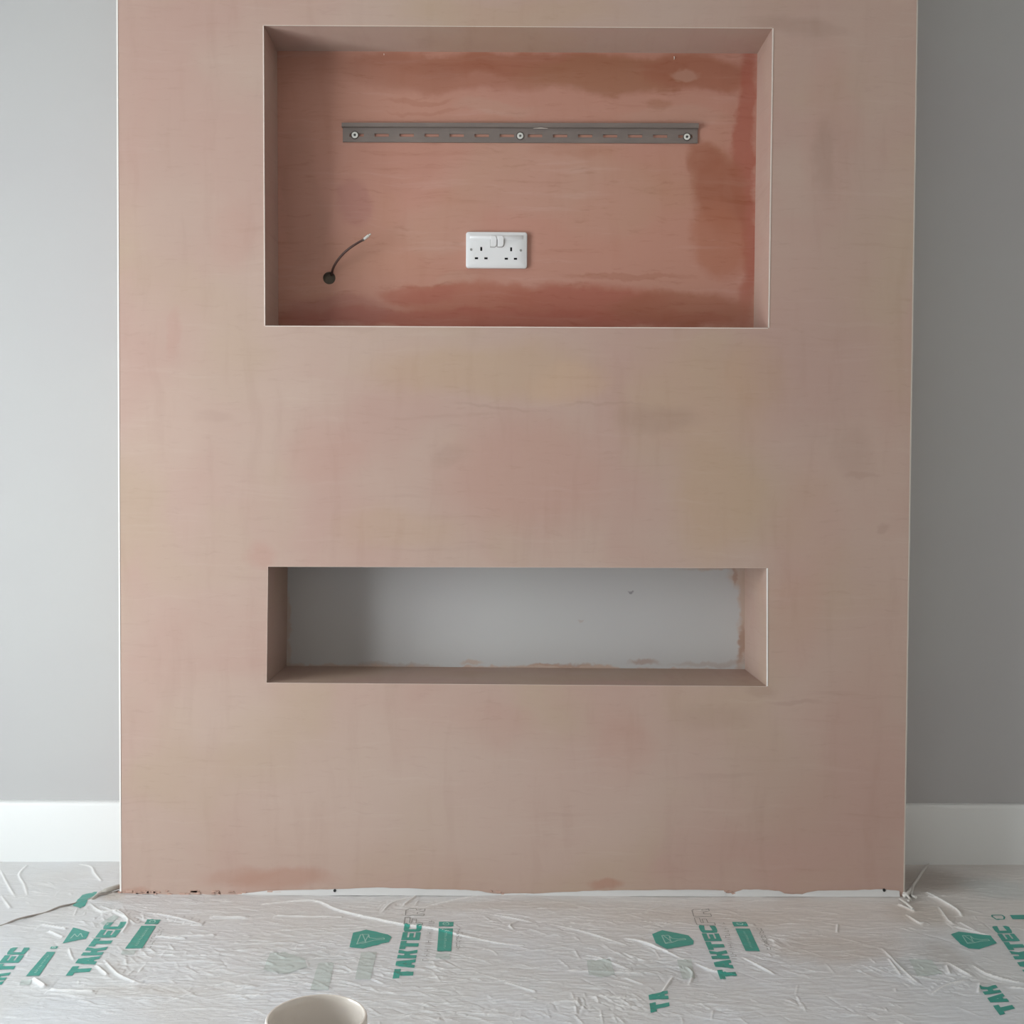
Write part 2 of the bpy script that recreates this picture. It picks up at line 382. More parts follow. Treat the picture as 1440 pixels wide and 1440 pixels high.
# baseboards
SK = .1506
def skirting(name, x0, x1, label):
    s = bmesh.new()
    prof = [(0, 0), (-.018, 0), (-.018, SK - .010), (-.0165, SK - .004), (-.013, SK - .0008), (-.009, SK), (0, SK)]
    r0 = [s.verts.new((x0, YB + y, z)) for y, z in prof]; r1 = [s.verts.new((x1, YB + y, z)) for y, z in prof]
    for i in range(len(prof)):
        j = (i + 1) % len(prof); s.faces.new((r0[i], r0[j], r1[j], r1[i]))
    s.faces.new(r0); s.faces.new(r1[::-1]); bmesh.ops.recalc_face_normals(s, faces=s.faces)
    return tag(smooth(obj(name, s, M_white), 35), label, 'skirting board', 'structure')
skirting('baseboard_left', XW0, XL, 'bright white skirting board on the sunny side of the pink wall')
skirting('baseboard_right', XR, XW1, 'shaded white skirting board in the darker alcove')

# ---------------------------------------------------------------- bracket rail
M_rail = NT('grey powder coated steel'); co = M_rail.obj_co()
c = M_rail.mix(M_rail.ramp(M_rail.noise(M_rail.scaled(co, (10, 10, 60)), 1, 4).outputs[0], .45, .7, 0, .5), (.185, .152, .138, 1), (.235, .19, .168, 1))
wv = M_rail.warp(co, 60, (.01, 0, .004))
for cx, cy, rx, ry, k in ((662, 191, 5, 1.5, .8), (687, 192, 5, 2.5, .8), (698, 191, 3, 1.5, .7), (655, 190, 3, 1.2, .5), (765, 190.5, 6, 2, .25), (956, 190, 5, 2, .5), (509, 190, 3, 1.6, .5)):
    ce, ra = px_patch(cx, cy, rx, ry, D1); c = M_rail.patch(c, wv, ce, ra, (.42, .30, .25, 1), k)
M_rail.set(M_rail.b.inputs['Base Color'], c); M_rail.b.inputs['Roughness'].default_value = .45; M_rail.b.inputs['Metallic'].default_value = .15
M_rail = M_rail.mat
yf = D1 - .004                                            # front of the slotted plate
rail = tag(empty('bracket_rail', (wl(731, 200, D1)[0], D1, wl(731, 200, D1)[1])), 'long dark grey slotted steel mounting rail screwed across the upper recess', 'wall bracket')
RO = Vector(rail.location)
def rel(bmx):
    bmesh.ops.translate(bmx, verts=bmx.verts, vec=-RO); return bmx
(rxl, rzl), (rxr, rzr) = wl(482, 199.5, yf), wl(981, 201.5, yf)
_, zt_l = wl(482, 179.5, yf); _, zt_r = wl(981, 181.5, yf)
def lerp(a, b, t): return a + (b - a) * t
holes = []                                                # (x0, x1)
slots = [501.5 + 35.2 * k for k in range(7)] + [752.5 + 35.2 * k for k in range(7)]
for sx in slots: holes.append((wl(sx - 10, 190, yf)[0], wl(sx + 10, 190, yf)[0]))
rb = bmesh.new(); xs = [rxl]
for h in sorted(holes): xs += [h[0], h[1]]
xs.append(rxr)
def zlev(x):
    t = (x - rxl) / (rxr - rxl); zb, zt = lerp(rzl, rzr, t), lerp(zt_l, zt_r, t); mid = lerp(wl(482, 189.8, yf)[1], wl(981, 191.8, yf)[1], t)
    return [zb, mid - .0036, mid + .0036, zt]
cols = {}
for x in xs:
    for yy in (yf, D1):
        cols[(x, yy)] = [rb.verts.new((x, yy, z)) for z in zlev(x)]
for i in range(len(xs) - 1):
    p, q = xs[i], xs[i + 1]; hole = i % 2 == 1
    for j in range(3):
        if hole and j == 1: continue
        A, Bc = cols[(p, yf)], cols[(q, yf)]; rb.faces.new((A[j], Bc[j], Bc[j + 1], A[j + 1]))
    for j in (0, 3): rb.faces.new((cols[(p, yf)][j], cols[(p, D1)][j], cols[(q, D1)][j], cols[(q, yf)][j]))
    if hole:
        A, Bc, Ab, Bb = cols[(p, yf)], cols[(q, yf)], cols[(p, D1)], cols[(q, D1)]
        for u, v, s, t in ((A[1], Bc[1], Bb[1], Ab[1]), (A[2], Ab[2], Bb[2], Bc[2]), (A[1], Ab[1], Ab[2], A[2]), (Bc[1], Bc[2], Bb[2], Bb[1])): rb.faces.new((u, v, s, t))
for x in (xs[0], xs[-1]):
    for j in range(3): rb.faces.new((cols[(x, yf)][j], cols[(x, yf)][j + 1], cols[(x, D1)][j + 1], cols[(x, D1)][j]))
bmesh.ops.recalc_face_normals(rb, faces=rb.faces)
obj('slotted_plate', rel(rb), M_rail, rail)
# hooked lip: steps forward, then rises
lb = bmesh.new(); prof_l = []
yl = D1 - .011
def lip_ring(px_):
    x, zt = wl(px_, 179.5 + 2 * (px_ - 482) / 499, yf); _, ztop = wl(px_, 172.5 + .6 * (px_ - 482) / 499, yl)
    pts = [(yf, zt), (yl, zt + .001), (yl, ztop), (yl + .0025, ztop), (yl + .0025, zt + .0035), (D1, zt + .0035), (D1, zt)]
    return [lb.verts.new((x, y, z)) for y, z in pts]
ra_, rb_ = lip_ring(481), lip_ring(982)
for i in range(7): lb.faces.new((ra_[i], ra_[(i + 1) % 7], rb_[(i + 1) % 7], rb_[i]))
lb.faces.new(ra_); lb.faces.new(rb_[::-1]); bmesh.ops.recalc_face_normals(lb, faces=lb.faces)
obj('hooked_lip', rel(lb), M_rail, rail)
gx, gz = wl(760, 180.5, yl); sb = tube([(gx - .017, yl - .0004, gz), (gx, yl - .001, gz + .0004), (gx + .017, yl - .0004, gz)], [.0004, .0012, .0004], 8)
tag(obj('plaster_splash', rel(sb), simple('plaster splash', (.66, .58, .52, 1), .7), rail), 'pale plaster splash on the lip')
M_zinc = simple('bright zinc washer', (.74, .74, .70, 1), .35, .3); M_screwd = simple('dark screw recess', (.10, .10, .095, 1), .5, .4)
M_ring = simple('dark ring', (.075, .06, .05, 1), .6)
for px, py in ((499, 190), (731.5, 191.2), (966, 192.5)):
    x, z = wl(px, py, yf)
    sc = obj('screw', rel(lathe([(.0074, -.0005), (.0074, .0014), (.0070, .0018), (.0035, .0016), (.0032, .0010)], 28, 'y', (x, yf, z))), M_zinc, rail); smooth(sc)
    obj('washer_ring', rel(lathe([(.0098, -.0005), (.0098, .0007), (.0088, .0010), (.0060, .0009)], 28, 'y', (x, yf, z))), M_ring, sc)  # dark ring round each screw
    obj('screw_head', rel(lathe([(.0028, .0005), (.0028, .0024), (.0019, .0026), (.0008, .0016)], 14, 'y', (x, yf, z))), M_screwd, sc)

# ---------------------------------------------------------------- double socket
M_plate = NT('white moulded plastic'); M_plate.b.inputs['Base Color'].default_value = (.76, .76, .77, 1); M_plate.b.inputs['Roughness'].default_value = .22
M_plate.b.inputs['Coat Weight'].default_value = .25; M_plate.b.inputs['Coat Roughness'].default_value = .15
M_plate.bump(M_plate.noise(M_plate.obj_co(), 90, 2).outputs[0], .04, .0005); M_plate = M_plate.mat
M_black = simple('black slot', (.006, .006, .006, 1), .8)
T = .0095
ax, az = wl(655.3, 325.6, D1 - T); bx, bz = wl(741.3, 377.2, D1 - T)
SCX, SCZ = (ax + bx) / 2, (az + bz) / 2; SW, SH = bx - ax, az - bz
socket = tag(empty('wall_socket', (SCX, D1, SCZ)), 'white double switched mains socket on the red plaster', 'socket')
SO = Vector((SCX, D1, SCZ))
ROLLR = math.radians(-.5)
def ps(px, py):                                             # photo px -> socket plane coordinates
    x, z = wl(px, py, D1 - T); return x - SCX, z - SCZ
def rounded(w, h, r, n=6):
    out = []
    for cx, cz, a0 in ((w / 2 - r, h / 2 - r, 0), (-w / 2 + r, h / 2 - r, 90), (-w / 2 + r, -h / 2 + r, 180), (w / 2 - r, -h / 2 + r, 270)):
        for k in range(n + 1):
            an = math.radians(a0 + 90 * k / n); out.append((cx + r * math.cos(an), cz + r * math.sin(an)))
    return out
def loft(rings):                                            # rings of (x, y, z)
    l = bmesh.new(); R = [[l.verts.new(p) for p in r] for r in rings]
    n = len(R[0])
    for A, Bc in zip(R, R[1:]):
        for k in range(n): l.faces.new((A[k], A[(k + 1) % n], Bc[(k + 1) % n], Bc[k]))
    l.faces.new(R[-1]); l.faces.new(R[0][::-1]); bmesh.ops.recalc_face_normals(l, faces=l.faces)
    return l
def plate_ring(inset, y, tilt=True):
    out = []
    for x, z in rounded(SW - 2 * inset, SH - 2 * inset, max(.0062 - inset, .001)):
        out.append((x, y, z))
    return out
pl = loft([plate_ring(0, 0), plate_ring(0, -.0068), plate_ring(.0006, -.0084), plate_ring(.0022, -.0095)])
# recess the slots for real: cut with booleans
plate = smooth(obj('face_plate', pl, [M_plate, M_black], socket), 50)
pins = [(676.8, 350, 2.7, 5.6), (718.8, 350.6, 2.7, 5.6), (670.1, 363.2, 4.6, 2.7), (683.4, 363.3, 4.6, 2.7), (712, 363.8, 4.6, 2.7), (724.9, 363.9, 4.6, 2.7)]
cut = bmesh.new()
for px, py, w, h in pins:
    x, z = ps(px, py); w, h = w / 596, h / 596
    for v in box(cut, (x - w / 2, -.02, z - h / 2), (x + w / 2, -.004, z + h / 2), 1): pass
bmesh.ops.recalc_face_normals(cut, faces=cut.faces)
co_ = obj('pin_cutter', cut, [M_plate, M_black], socket)
md = plate.modifiers.new('pins', 'BOOLEAN'); md.operation = 'DIFFERENCE'; md.object = co_; md.solver = 'EXACT'
dg = bpy.context.evaluated_depsgraph_get(); new = bpy.data.meshes.new_from_object(plate.evaluated_get(dg)); plate.modifiers.clear(); plate.data = new
bpy.data.objects.remove(co_)
# the curved raised brow along the top of the plate, catching the light
br = bmesh.new(); n = 10; prof = []
xa, za = ps(660.5, 330.0); xb, zb = ps(736, 337.2)
for k in range(n + 1):
    t = k / n; prof.append((-.0094 - .0036 * math.sin(math.pi * t) ** 1.0, za + (zb - za) * t))
rr = []
for x, s in ((xa, 0), (xa + .003, 1), (xb - .003, 1), (xb, 0)):
    rr.append([br.verts.new((x, -.0094 + (y + .0094) * s, z)) for y, z in prof])
for A, Bc in zip(rr, rr[1:]):
    for k in range(n): br.faces.new((A[k], A[k + 1], Bc[k + 1], Bc[k]))
bmesh.ops.recalc_face_normals(br, faces=br.faces)
for f in br.faces:
    if f.normal.y > 0: f.normal_flip()
smooth(obj('curved_brow', br, M_plate, socket), 60)
def dshape(w, h, mirror=False):
    pts = [(-w / 2, -h / 2), (w / 2 - .005, -h / 2), (w / 2 - .0015, -h / 2 + .002), (w / 2, -h / 2 + .006), (w / 2, h / 2 - .006), (w / 2 - .0015, h / 2 - .002), (w / 2 - .005, h / 2), (-w / 2, h / 2)]
    return pts
for px, tilt in ((694.2, 1), (704.2, 1)):
    x, z = ps(px, 339.6); w, h = .0150, .0262
    def rg(inset, y, tl):
        return [(x + a_ * (1 - 2 * inset / w), y - tl * (b_ / h) * .0028, z + b_ * (1 - 2 * inset / h)) for a_, b_ in dshape(w, h)]
    sw = smooth(obj('rocker_switch', loft([rg(0, -.008, 0), rg(0, -.0128, 1), rg(.0012, -.0140, 1)]), M_plate, socket), 30)
    gr = loft([[(x + a_ * 1.13, -.0094, z + b_ * 1.08) for a_, b_ in dshape(w, h)], [(x + a_ * 1.13, -.0098, z + b_ * 1.08) for a_, b_ in dshape(w, h)]])
    obj('switch_gap', gr, simple('grey gap round switch', (.30, .28, .27, 1), .6), sw)
M_nick = simple('nickel screw', (.30, .30, .29, 1), .35, .7)
for px, py in ((662.7, 351), (732.4, 352.2)):
    x, z = ps(px, py); smooth(obj('fixing_screw', lathe([(.0030, .009), (.0030, .0102), (.0023, .0106), (.0006, .0098)], 18, 'y', (x, 0, z)), M_nick, socket))
    ob = lathe([(.0043, .0090), (.0043, .0098), (.0038, .0100), (.0031, .0097)], 20, 'y', (x, 0, z)); smooth(obj('screw_collar', ob, M_plate, socket))

# ---------------------------------------------------------------- aerial cable
cable = tag(empty('aerial_cable', (HX, D1, HZ)), 'short dark cable with a bright metal plug poking out of the round hole', 'cable')
CO = Vector((HX, D1, HZ))
M_cab = simple('brown black cable sheath', (.075, .036, .030, 1), .55)
def at(px, py, y):
    x, z = wl(px, py, y); return Vector((x, y, z)) - CO
cp = [at(464, 390, D1 + .04), at(466.5, 385, D1 + .006), at(468.5, 377, D1 - .016), at(474.5, 366.5, D1 - .032), at(483, 356.5, D1 - .042), at(493, 348, D1 - .048), at(503, 341.5, D1 - .050), at(512.5, 336.3, D1 - .050)]
def catmull(P, n=6):
    out = []
    for i in range(len(P) - 1):
        p0, p1, p2, p3 = P[max(i - 1, 0)], P[i], P[i + 1], P[min(i + 2, len(P) - 1)]
        for k in range(n):
            t = k / n; out.append(.5 * ((2 * p1) + (p2 - p0) * t + (2 * p0 - 5 * p1 + 4 * p2 - p3) * t * t + (3 * p1 - p0 - 3 * p2 + p3) * t ** 3))
    out.append(P[-1]); return out
smooth(obj('cable_sheath', tube(catmull(cp), [.0031 - .0006 * i / 42 for i in range(43)], 12), M_cab, cable), 60)
M_chrome = simple('bright plug metal', (.92, .90, .86, 1), .22, .9); M_ins = simple('dark plug collar', (.10, .085, .07, 1), .5)
e0, e1 = at(511.5, 336.9, D1 - .050), at(521.5, 328.8, D1 - .053); dv = e1 - e0
pg = obj('plug_body', tube([e0, e0 + dv * .08, e0 + dv * .72, e0 + dv * .76], [.0032, .0045, .0045, .0034], 18), M_chrome, cable); smooth(pg, 30)
smooth(obj('plug_tip', tube([e0 + dv * .76, e0 + dv * .95, e1], [.0026, .0026, .0018], 14), M_chrome, pg), 30)
smooth(obj('plug_collar', tube([e0 - dv * .12, e0 + dv * .04], [.0031, .0034], 14), M_ins, pg), 30)

# ---------------------------------------------------------------- protective film (height field with creases)
rng = np.random.default_rng(11)
GX0, GX1, DX = -1.40, 1.45, .0019
GY0, GY1, DY = -0.70, YB - .018, .0025
gx = np.concatenate([np.arange(XW0, GX0, .02), np.arange(GX0, GX1, DX), np.arange(GX1, XW1 - .01, .02), [XW1]])
gy = np.arange(GY0, GY1, DY); gy = np.append(gy, GY1)
H = np.zeros((len(gy), len(gx)), np.float64); WHITE_GLINT = np.zeros_like(H)  # second field: crease whitening and painted glints
def seg_add(x0, y0, x1, y1, amp, w, taper=True):
    """one crease: a ridge of height amp and half width w along a segment, with a small trough on the near side"""
    m_ = w * 3.2
    i0, i1 = np.searchsorted(gx, [min(x0, x1) - m_, max(x0, x1) + m_]); j0, j1 = np.searchsorted(gy, [min(y0, y1) - m_, max(y0, y1) + m_])
    if i1 <= i0 or j1 <= j0: return
    X, Y = np.meshgrid(gx[i0:i1], gy[j0:j1]); L = math.hypot(x1 - x0, y1 - y0) + 1e-9
    ux, uy = (x1 - x0) / L, (y1 - y0) / L
    s = (X - x0) * ux + (Y - y0) * uy; d = -(X - x0) * uy + (Y - y0) * ux
    if taper: env = np.clip(np.sin(np.clip(s / L, 0, 1) * math.pi), 0, 1) ** .6 * (s > 0) * (s < L)
    else:
        e = np.clip(s, 0, L); d = np.hypot(s - e, d) ; env = 1.0
    k = np.exp(-(np.abs(d) / w) ** 1.3)
    H[j0:j1, i0:i1] += amp * k * env if taper else 0
    if taper and amp > .0007: WHITE_GLINT[j0:j1, i0:i1] = np.maximum(WHITE_GLINT[j0:j1, i0:i1], min(.8, (amp - .0005) / .0014) * np.exp(-(d / (w * .5)) ** 2) * env)
    if not taper:
        H[j0:j1, i0:i1] = np.maximum(H[j0:j1, i0:i1], amp * k)
        WHITE_GLINT[j0:j1, i0:i1] = np.maximum(WHITE_GLINT[j0:j1, i0:i1], min(1, amp / .0030) * np.exp(-(d / (w * .62)) ** 4))
def crease(pts, amp=.003, w=.003):
    P = [fl(*p) for p in pts]
    V3 = [Vector((p[0], p[1], 0)) for p in P]; V3 = catmull(V3, 4) if len(V3) > 2 else V3
    n_ = len(V3) - 1
    for i in range(n_):
        t = (i + .5) / n_; a_ = amp * (math.sin(math.pi * min(max(t, .06), .94)) ** .5)
        seg_add(V3[i].x, V3[i].y, V3[i + 1].x, V3[i + 1].y, a_, w, False)
# fine random drag creases, nearly parallel to the wall
def scatter(n, cx, cy, sx, sy, ang, spread, lmin, lmax, amin, amax, wmin=.0018, wmax=.004, uniform=False):
    for _ in range(n):
        if uniform: x, y = rng.uniform(cx - sx, cx + sx), rng.uniform(cy - sy, cy + sy)
        else: x, y = rng.normal(cx, sx), rng.normal(cy, sy)
        a_ = ang + rng.normal(0, spread); L = rng.uniform(lmin, lmax); w = rng.uniform(wmin, wmax)
        am = rng.uniform(amin, amax) * (1 if rng.random() < .7 else -1)
        bend = rng.normal(0, .25); x1, y1 = x + math.cos(a_) * L / 2, y + math.sin(a_) * L / 2
        x2, y2 = x1 + math.cos(a_ + bend) * L / 2, y1 + math.sin(a_ + bend) * L / 2
        seg_add(x, y, x2, y2, am, w)
# gentle swell
def swell(amp, lx, ly, n):
    for _ in range(n):
        kx, ky = rng.normal(0, 1 / lx), rng.normal(0, 1 / ly); ph = rng.uniform(0, 6.28)
        H[:] += amp / math.sqrt(n) * np.sin(gx[None, :] * kx + gy[:, None] * ky + ph)
swell(.0011, .16, .05, 14); swell(.0003, .04, .014, 20)
scatter(5200, .0, -.28, 1.45, .5, -.03, .16, .015, .10, .0003, .0011, .0012, .0024, uniform=True)
scatter(1500, -.35, -.33, .45, .20, -.08, .30, .015, .08, .0004, .0015, .0012, .0024)
for (px, py, n, sx, sy, an, sp) in [(185, 1345, 110, .09, .07, -.6, .45), (165, 1290, 36, .05, .03, -.8, .3), (420, 1345, 90, .10, .05, -.1, .5), (300, 1392, 110, .20, .03, 0, .4), (560, 1360, 80, .07, .05, -.5, .4),
                                    (610, 1418, 70, .12, .03, -.3, .6), (860, 1412, 90, .06, .03, -.9, .5), (850, 1345, 40, .05, .04, -.6, .4), (930, 1350, 50, .08, .05, -.7, .4), (1075, 1325, 40, .04, .03, -.7, .3),
                                    (1120, 1415, 60, .15, .03, -.7, .5), (1290, 1365, 60, .08, .04, -.7, .5), (1340, 1300, 40, .08, .04, -.7, .4), (30, 1250, 24, .08, .05, -.9, .5), (780, 1300, 40, .12, .03, -.3, .4),
                                    (560, 1275, 30, .06, .02, .6, .4), (1380, 1370, 50, .08, .03, -.5, .4), (1040, 1350, 40, .05, .03, -.6, .3)]:
    x, y = fl(px, py); scatter(int(n * 1.3), x, y, sx, sy, an, sp, .012, .055, .0006, .0020, .0012, .0023)
H *= .9
_X, _Y = np.meshgrid(gx, gy); _m = np.zeros_like(H)
for px, py, rx, ry in [(520, 1322, .05, .06), (573, 1342, .045, .15), (626, 1320, .03, .08), (947, 1323, .05, .06), (1010, 1342, .06, .15), (1050, 1320, .035, .08), (1370, 1324, .055, .06), (1420, 1340, .07, .15), (135, 1338, .06, .15), (200, 1315, .04, .09), (55, 1358, .05, .08), (15, 1360, .07, .1), (925, 1402, .04, .1), (1404, 1412, .05, .09), (110, 1318, .035, .06)]:
    x, y = fl(px, py); _m = np.maximum(_m, np.exp(-(((_X - x) / rx) ** 2 + ((_Y - y) / ry) ** 2) ** 2))
H = H * (1 - .6 * _m) + .0006 * _m; WHITE_GLINT *= 1 - .5 * _m
NAMED = [
    ([(370, 1273), (440, 1268), (480, 1283), (560, 1301), (610, 1308), (650, 1318), (700, 1328), (735, 1331)], .0075, .0042),
    ([(390, 1289), (480, 1291)], .003, .003), ([(880, 1321), (905, 1327), (932, 1338), (965, 1353)], .007, .0042), ([(978, 1356), (1002, 1367), (1034, 1372)], .005, .0034),
    ([(1044, 1348), (1068, 1361), (1088, 1371)], .006, .0038), ([(537, 1284), (553, 1270), (585, 1262)], .004, .0030), ([(568, 1274), (584, 1262)], .005, .004), ([(600, 1276), (640, 1267), (672, 1261)], .004, .003),
    ([(690, 1287), (722, 1293), (748, 1298)], .004, .003), ([(728, 1297), (717, 1303), (722, 1308)], .005, .003), ([(775, 1301), (825, 1313), (862, 1325), (880, 1330)], .0045, .003), ([(712, 1384), (752, 1396)], .004, .0032),
    ([(660, 1366), (700, 1379), (742, 1388)], .003, .0025), ([(127, 1274), (143, 1284), (165, 1283), (180, 1296), (172, 1312)], .006, .0038), ([(143, 1276), (168, 1287), (190, 1300)], .005, .003),
    ([(147, 1352), (166, 1372), (195, 1384)], .005, .0034), ([(136, 1360), (150, 1372)], .005, .0034), ([(72, 1394), (130, 1396)], .005, .0034), ([(48, 1380), (62, 1389)], .009, .006),
    ([(0, 1225), (9, 1243), (21, 1263)], .007, .005), ([(37, 1219), (27, 1232), (34, 1246), (38, 1260)], .007, .005), ([(112, 1217), (128, 1221), (133, 1230), (142, 1240)], .007, .005), ([(2, 1262), (14, 1278)], .005, .004),
    ([(1304, 1257), (1322, 1268), (1345, 1282), (1352, 1290)], .010, .0065), ([(1320, 1277), (1333, 1296), (1340, 1300)], .006, .0036), ([(1264, 1274), (1285, 1283)], .006, .0036), ([(1275, 1288), (1293, 1300), (1300, 1299)], .006, .0036),
    ([(1306, 1262), (1318, 1266)], .005, .004), ([(1342, 1304), (1370, 1312), (1394, 1318)], .005, .0034), ([(1350, 1299), (1376, 1313)], .004, .003), ([(1332, 1355), (1350, 1366), (1366, 1374)], .006, .0036), ([(1331, 1360), (1335, 1370)], .005, .003),
    ([(1368, 1359), (1386, 1371), (1410, 1379), (1438, 1384)], .006, .0036), ([(1311, 1399), (1332, 1387), (1360, 1380)], .0045, .003), ([(1240, 1335), (1250, 1345), (1262, 1358), (1278, 1373), (1290, 1383)], .004, .003), ([(1250, 1350), (1266, 1372)], .003, .0026),
    ([(204, 1284), (242, 1290), (282, 1300)], .0035, .0028), ([(946, 1376), (938, 1388), (930, 1399)], .005, .0034), ([(966, 1362), (974, 1372), (969, 1386)], .005, .0034), ([(1378, 1385), (1376, 1397)], .005, .003), ([(1422, 1390), (1440, 1392)], .004, .003),
    ([(833, 1345), (856, 1354), (884, 1364)], .004, .003), ([(880, 1377), (904, 1386)], .003, .003), ([(838, 1402), (888, 1407)], .004, .003), ([(240, 1318), (300, 1316)], .003, .0026), ([(700, 1345), (690, 1338), (672, 1336)], .003, .003),
    ([(800, 1366), (903, 1370)], .0028, .0024), ([(1178, 1302), (1177, 1312)], .004, .003), ([(60, 1303), (92, 1308)], .005, .003), ([(70, 1312), (88, 1320)], .005, .003), ([(97, 1335), (100, 1346), (104, 1352)], .004, .003),
    ([(220, 1318), (260, 1321)], .004, .003), ([(300, 1290), (345, 1291)], .003, .0026), ([(1058, 1302), (1040, 1301)], .003, .003),
]
base = H.copy()
for pts, am, w in NAMED:
    crease(pts, am * .66 + .0008, w * .70)
# settle everything on the floor, flatten towards walls
H -= np.percentile(H, 1); H = np.clip(H, .0002, None)
X2, Y2 = np.meshgrid(gx, gy)
# left alcove: the second sheet ends under the main one along a slanting edge
(ea, eb), (ec, ed) = fl(0, 1305), fl(166, 1256)
def edge_side(x, y): return (x - ea) * (ed - eb) - (y - eb) * (ec - ea)      # > 0 : on the main sheet side
def hsample(x, y):
    i = np.clip(np.searchsorted(gx, x) - 1, 0, len(gx) - 2); j = np.clip(np.searchsorted(gy, y) - 1, 0, len(gy) - 2)
    u = (x - gx[i]) / (gx[i + 1] - gx[i]); v = (y - gy[j]) / (gy[j + 1] - gy[j])
    return H[j, i] * (1 - u) * (1 - v) + H[j, i + 1] * u * (1 - v) + H[j + 1, i] * (1 - u) * v + H[j + 1, i + 1] * u * v

def film_material():
    t = NT('clear crinkled polythene film'); co = t.obj_co()
    at_ = t.n('ShaderNodeAttribute', attribute_name='crease_white_glint')
    col = t.mix(t.ramp(t.noise(co, 3.2, 3).outputs[0], .35, .65), (.68, .69, .695, 1), (.71, .735, .77, 1))
    # beige reflection of the pink wall painted near its foot, cooler areas nearer the viewer
    w = t.warp(co, 5, (.16, .10, 0), 4)
    sep = t.n('ShaderNodeSeparateXYZ'); t.set(sep.inputs[0], w)
    wall_refl = t.math('MULTIPLY', t.ramp(sep.outputs[1], -.34, -.10), t.ramp(sep.outputs[0], -.3, .6, .25, .8))
    col = t.mix(wall_refl, col, (.70, .65, .61, 1))
    def fpatch(col, cx, cy, rx, ry, c_, k):
        p = fl(cx, cy); q = fl(cx + rx, cy); r_ = fl(cx, cy + ry)
        d = t.vmath('SUBTRACT', w2, (p[0], p[1], 0)).outputs[0]
        d = t.vmath('MULTIPLY', d, (1 / abs(q[0] - p[0]), 1 / abs(r_[1] - p[1]), 0)).outputs[0]
        return t.mix(t.ramp(t.vmath('LENGTH', d).outputs['Value'], 1.3, .4, 0, k), col, c_)
    w2 = t.warp(t.warp(co, 6, (.12, .06, 0), 4), 30, (.02, .01, 0), 3)
    brn = (.56, .49, .43, 1); gry = (.52, .56, .56, 1)
    for a_ in ((1310, 1238, 75, 20, (.36, .30, .26, 1), .8), (1300, 1285, 60, 20, brn, .6), (1180, 1335, 110, 22, brn, .5), (1330, 1345, 40, 22, (.48, .45, .42, 1), .6), (720, 1275, 150, 8, brn, .35), (1400, 1250, 60, 18, gry, .6),
               (150, 1264, 22, 6, brn, .7), (420, 1355, 60, 22, gry, .35), (1290, 1362, 40, 14, gry, .45), (990, 1290, 120, 14, brn, .35), (930, 1365, 60, 16, gry, .25), (180, 1395, 120, 10, (.58, .55, .51, 1), .4)):
        col = fpatch(col, *a_)
    col = t.mix(t.math('MULTIPLY', at_.outputs['Fac'], .95), col, (.96, .96, .95, 1))  # stress whitening plus window glints on the ridges, painted into the colour
    t.set(t.b.inputs['Base Color'], col)
    t.b.inputs['Roughness'].default_value = .28; t.b.inputs['Specular IOR Level'].default_value = .55
    t.b.inputs['Coat Weight'].default_value = .35; t.b.inputs['Coat Roughness'].default_value = .12
    n1_ = t.noise(t.scaled(t.warp(co, 14, (.03, .03, 0)), (34, 170, 1)), 1.0, 5, .68).outputs[0]
    n2_ = t.noise(t.scaled(co, (60, 60, 1)), 1.0, 3, .6).outputs[0]
    t.bump(t.math('ADD', n1_, t.math('MULTIPLY', n2_, .4)), .55, .004)
    return t.mat
M_film = film_material()

def grid_mesh(name, xs_, ys_, Z, keep, W=None):
    ny, nx = Z.shape; X_, Y_ = np.meshgrid(xs_, ys_)
    idx = np.arange(ny * nx).reshape(ny, nx)
    q = np.stack([idx[:-1, :-1], idx[:-1, 1:], idx[1:, 1:], idx[1:, :-1]], -1).reshape(-1, 4)
    q = q[keep(X_, Y_).reshape(-1)]
    used = np.unique(q); remap = -np.ones(ny * nx, np.int64); remap[used] = np.arange(len(used)); q = remap[q]
    co_ = np.stack([X_, Y_, Z], -1).reshape(-1, 3)[used]
    me = bpy.data.meshes.new(name)
    me.vertices.add(len(co_)); me.vertices.foreach_set('co', co_.astype(np.float32).ravel())
    me.loops.add(len(q) * 4); me.loops.foreach_set('vertex_index', q.astype(np.int32).ravel())
    me.polygons.add(len(q)); me.polygons.foreach_set('loop_start', np.arange(0, len(q) * 4, 4, dtype=np.int32))
    me.update(calc_edges=True); me.validate()
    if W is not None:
        at_ = me.attributes.new('crease_white_glint', 'FLOAT', 'POINT'); at_.data.foreach_set('value', W.reshape(-1)[used].astype(np.float32))
    me.polygons.foreach_set('use_smooth', [True] * len(me.polygons))
    return me
def cellc(X_, Y_): return (X_[:-1, :-1] + X_[1:, 1:]) / 2, (Y_[:-1, :-1] + Y_[1:, 1:]) / 2
def keep_main(X_, Y_):
    cx, cy = cellc(X_, Y_)
    ok = (cy < -.001) | (cx > XR + .002)
    return ok & ~((edge_side(cx, cy) < 0) & (cx < XL))
def keep_left(X_, Y_):
    cx, cy = cellc(X_, Y_); return (cx < XL - .001) & (edge_side(cx, cy) < .02)
